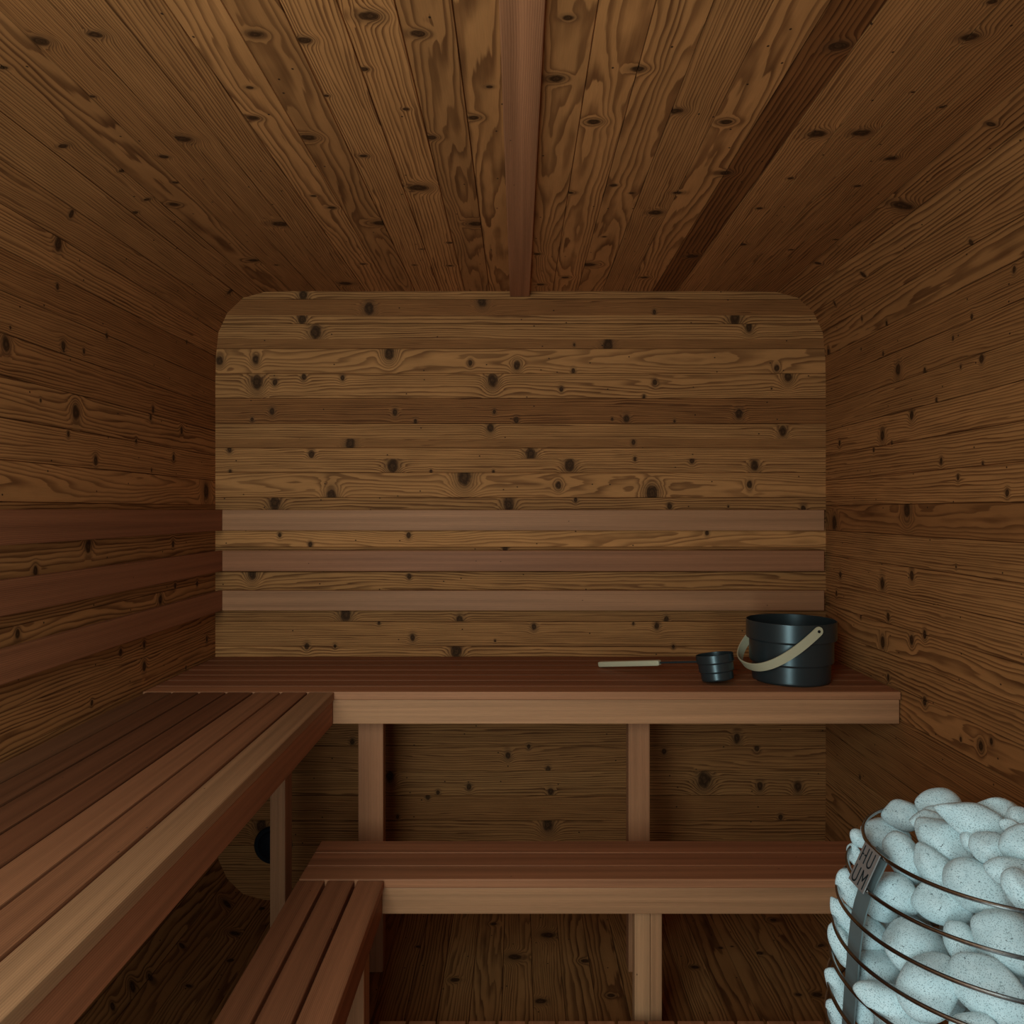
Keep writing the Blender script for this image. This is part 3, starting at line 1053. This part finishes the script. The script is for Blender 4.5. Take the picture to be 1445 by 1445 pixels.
# px centre, half-axes in px, tilt in the picture, label
S = [
    (1322, 1136, 32, 22, 0, 'rounded pale stone at the very back of the heap, highest against the wall'),
    (1277, 1152, 31, 21, 8, 'plump pale stone at the back left of the heap, above the rim'),
    (1249, 1177, 35, 21, 16, 'egg-shaped pale stone at the left rim, just above the metal badge'),
    (1374, 1159, 51, 24, 22, 'large long pointed stone lying across the top of the heap'),
    (1407, 1145, 29, 18, 8, 'flat-topped stone behind the long pointed one at the back right'),
    (1438, 1154, 17, 14, 30, 'small stone at the right edge of the picture, furthest back'),
    (1331, 1186, 47, 27, 36, 'large tilted oval stone in the middle of the heap top'),
    (1312, 1160, 26, 15, 10, 'stone half covered, peeping out behind the large tilted oval one'),
    (1320, 1149, 17, 11, 0, 'sliver of stone in the gap below the highest back stone'),
    (1278, 1211, 38, 25, 62, 'upright oval stone just inside the top ring, right of the badge'),
    (1316, 1220, 34, 21, 52, 'small tilted egg-shaped stone resting on the top ring'),
    (1401, 1199, 30, 22, 28, 'stone with a shallow dent, below the long pointed one'),
    (1441, 1192, 29, 22, -38, 'angular stone at the right edge, level with the dented one'),
    (1383, 1257, 48, 33, 40, 'big oval stone bulging across the top ring, right of centre'),
    (1424, 1229, 33, 17, 2, 'flat wide stone squeezed in below the dented stone'),
    (1441, 1255, 27, 21, 75, 'upright stone at the right edge just above the top ring'),
    (1428, 1167, 15, 10, 30, 'little stone in the gap right of the long pointed one'),
    (1369, 1190, 15, 11, 60, 'dark little stone deep in the gap left of the dented stone'),
    (1327, 1274, 41, 27, 26, 'pointed stone behind the wires between the first and second ring'),
    (1263, 1260, 37, 26, 30, 'large smooth stone right beside the lower edge of the badge'),
    (1240, 1276, 27, 19, 32, 'stone tucked under the smooth one below the badge'),
    (1288, 1337, 46, 40, 14, 'big rounded triangular stone behind the second and third ring'),
    (1229, 1321, 27, 22, 55, 'stone right of the upright metal strip, left of the big triangular one'),
    (1315, 1394, 48, 37, -32, 'big wedge-shaped stone behind the third and fourth ring'),
    (1358, 1332, 31, 21, 82, 'narrow upright stone in the gap behind the second ring'),
    (1422, 1329, 48, 39, 18, 'large round stone at the right edge behind the second ring'),
    (1408, 1402, 62, 38, 40, 'largest stone of the basket, sloping down at the lower right'),
    (1240, 1371, 30, 26, 20, 'stone behind the third ring, partly hidden by the triangular one'),
    (1262, 1421, 52, 28, 32, 'long stone low in the basket at the bottom edge'),
    (1377, 1446, 32, 18, 5, 'stone cut by the bottom edge, between the wedge and the largest stone'),
    (1199, 1253, 28, 15, 70, 'narrow stone left of the metal strip, just below the badge'),
    (1190, 1292, 26, 14, 62, 'stone at the left side of the basket behind the third ring'),
    (1190, 1337, 31, 14, 76, 'tall narrow stone at the left side behind the fourth ring'),
    (1182, 1393, 28, 13, 78, 'tall stone at the far left of the basket behind the fifth ring'),
    (1181, 1434, 22, 12, 80, 'lowest stone at the far left of the basket'),
    (1212, 1184, 13, 10, 60, 'small stone peeping out left of the top ring'),
    (1208, 1208, 16, 10, 70, 'small stone peeping out left of the badge'),
    (1215, 1418, 28, 14, 80, 'narrow stone right beside the metal strip at the bottom edge'),
]
org0 = Vector((0, 0, CAMZ))


def inside(p, s_):
    """distance test against the heap: wire basket below, low dome above; s_ = inset in layout units"""
    z = (CAMZ - p.z) / B
    q = math.hypot(p.x / B - HX, p.y / B - HY)
    if z >= Z1:
        return q < rad(z) - s_ - (9.0 if abs(p.y / B - HY) < 20 and p.x / B < HX and z > 242 else 3.2)
    h = (Z1 - z) / max(6.0, HD - s_)
    if h >= 1:
        return False
    return q < (rad(z) - s_ - 3.2) * math.sqrt(1 - h * h)


def hit(d, s_):
    t = 280 * B
    while t < 640 * B:
        if inside(org0 + d * t, s_):
            return t
        t += 0.4 * B
    return None


placed = []
items = []
for i, (x, y, a, b, ang, lab) in enumerate(S):
    d = Vector(((x - VX) / FX, 1, (VY - y) / FX))
    t = None
    thin = b * 0.92
    for it in range(3):
        Yd = (t / B) if t else 430.0
        s_ = thin * Yd / FX
        t2 = None
        k = s_
        while t2 is None and k > 0:
            t2 = hit(d, k)
            k -= 1.0
        t = t2 or 500 * B
    if 'gap' in lab or 'peeping' in lab or 'sliver' in lab or 'tucked' in lab or 'partly hidden' in lab or 'squeezed' in lab:
        t += 9 * B
    if 'peeping out left' in lab:
        t = 552 * B
    p = org0 + d * t
    sc_ = t / FX
    view = d.normalized()
    rx = Vector((1, 0, 0)) - view * view.x
    rx.normalize()
    dn = view.cross(rx)
    if dn.z > 0:
        dn = -dn
    ca_, sa_ = math.cos(math.radians(ang)), math.sin(math.radians(ang))
    e1 = rx * ca_ + dn * sa_
    e2 = dn * ca_ - rx * sa_
    e3 = e1.cross(e2)
    Mx = Matrix((e1, e2, e3)).transposed()
    items.append(dict(d=d, t=t, ax=(a * sc_ * 1.0, b * sc_ * 1.03, thin * sc_), M=Mx, lab=lab, i=i))


def reach(M3, ax_, n):
    q = M3.transposed() @ n
    return 1.0 / math.sqrt((q.x / ax_[0]) ** 2 + (q.y / ax_[1]) ** 2 + (q.z / ax_[2]) ** 2)


# stones rest against each other instead of running into one another: the farther one gives way
for it in range(60):
    for m in range(len(items)):
        for n_ in range(m):
            u_, v_ = items[m], items[n_]
            pu, pv = org0 + u_['d'] * u_['t'], org0 + v_['d'] * v_['t']
            dl = pv - pu
            L_ = dl.length
            if L_ > 0.16 or L_ < 1e-5:
                continue
            nd = dl / L_
            pen = 0.94 * (reach(u_['M'], u_['ax'], nd) + reach(v_['M'], v_['ax'], nd)) - L_
            if pen > 0:
                far = u_ if u_['t'] > v_['t'] else v_
                if 'peeping out left' in far['lab']:
                    continue
                far['t'] += min(0.003, 0.5 * pen)
for q in items:
    me = stone_mesh(*(v * 1.09 for v in q['ax']), 100 + q['i'])
    o = link('sauna_stone', me, None)
    o.location = org0 + q['d'] * q['t']
    o.rotation_euler = q['M'].to_euler()
    tag(o, q['lab'], 'stone', 'pale speckled stones in the heater basket')

# stones deeper in the basket that show through the gaps
rr = random.Random(21)
fill = []
tries = 0
base_me = [stone_mesh(0.052, 0.041, 0.037, 900 + j, sub=3) for j in range(4)]
while len(fill) < 46 and tries < 30000:
    tries += 1
    z = rr.uniform(222, 372)
    r_ = rr.uniform(0, 1) ** 0.5 * 88
    a = rr.uniform(0, 2 * math.pi)
    p = W(HX + r_ * math.cos(a), HY + r_ * math.sin(a), z)
    if not inside(p, 21):
        continue
    bad = any((p - q).length < 0.084 for q in fill)
    for q in items:
        dl = p - (org0 + q['d'] * q['t'])
        if dl.length < 0.9 * reach(q['M'], q['ax'], dl.normalized()) + 0.040:
            bad = True
            break
    if bad:
        continue
    fill.append(p)
for j, p in enumerate(fill):
    o = bpy.data.objects.new('sauna_stone', base_me[j % 4])
    col.objects.link(o)
    o.location = p
    o.rotation_euler = (rr.uniform(0, 6.28), rr.uniform(0, 6.28), rr.uniform(0, 6.28))
    tag(o, 'pale speckled stone lying deeper in the basket behind the outer stones', 'stone', 'stones deeper inside the heater basket')
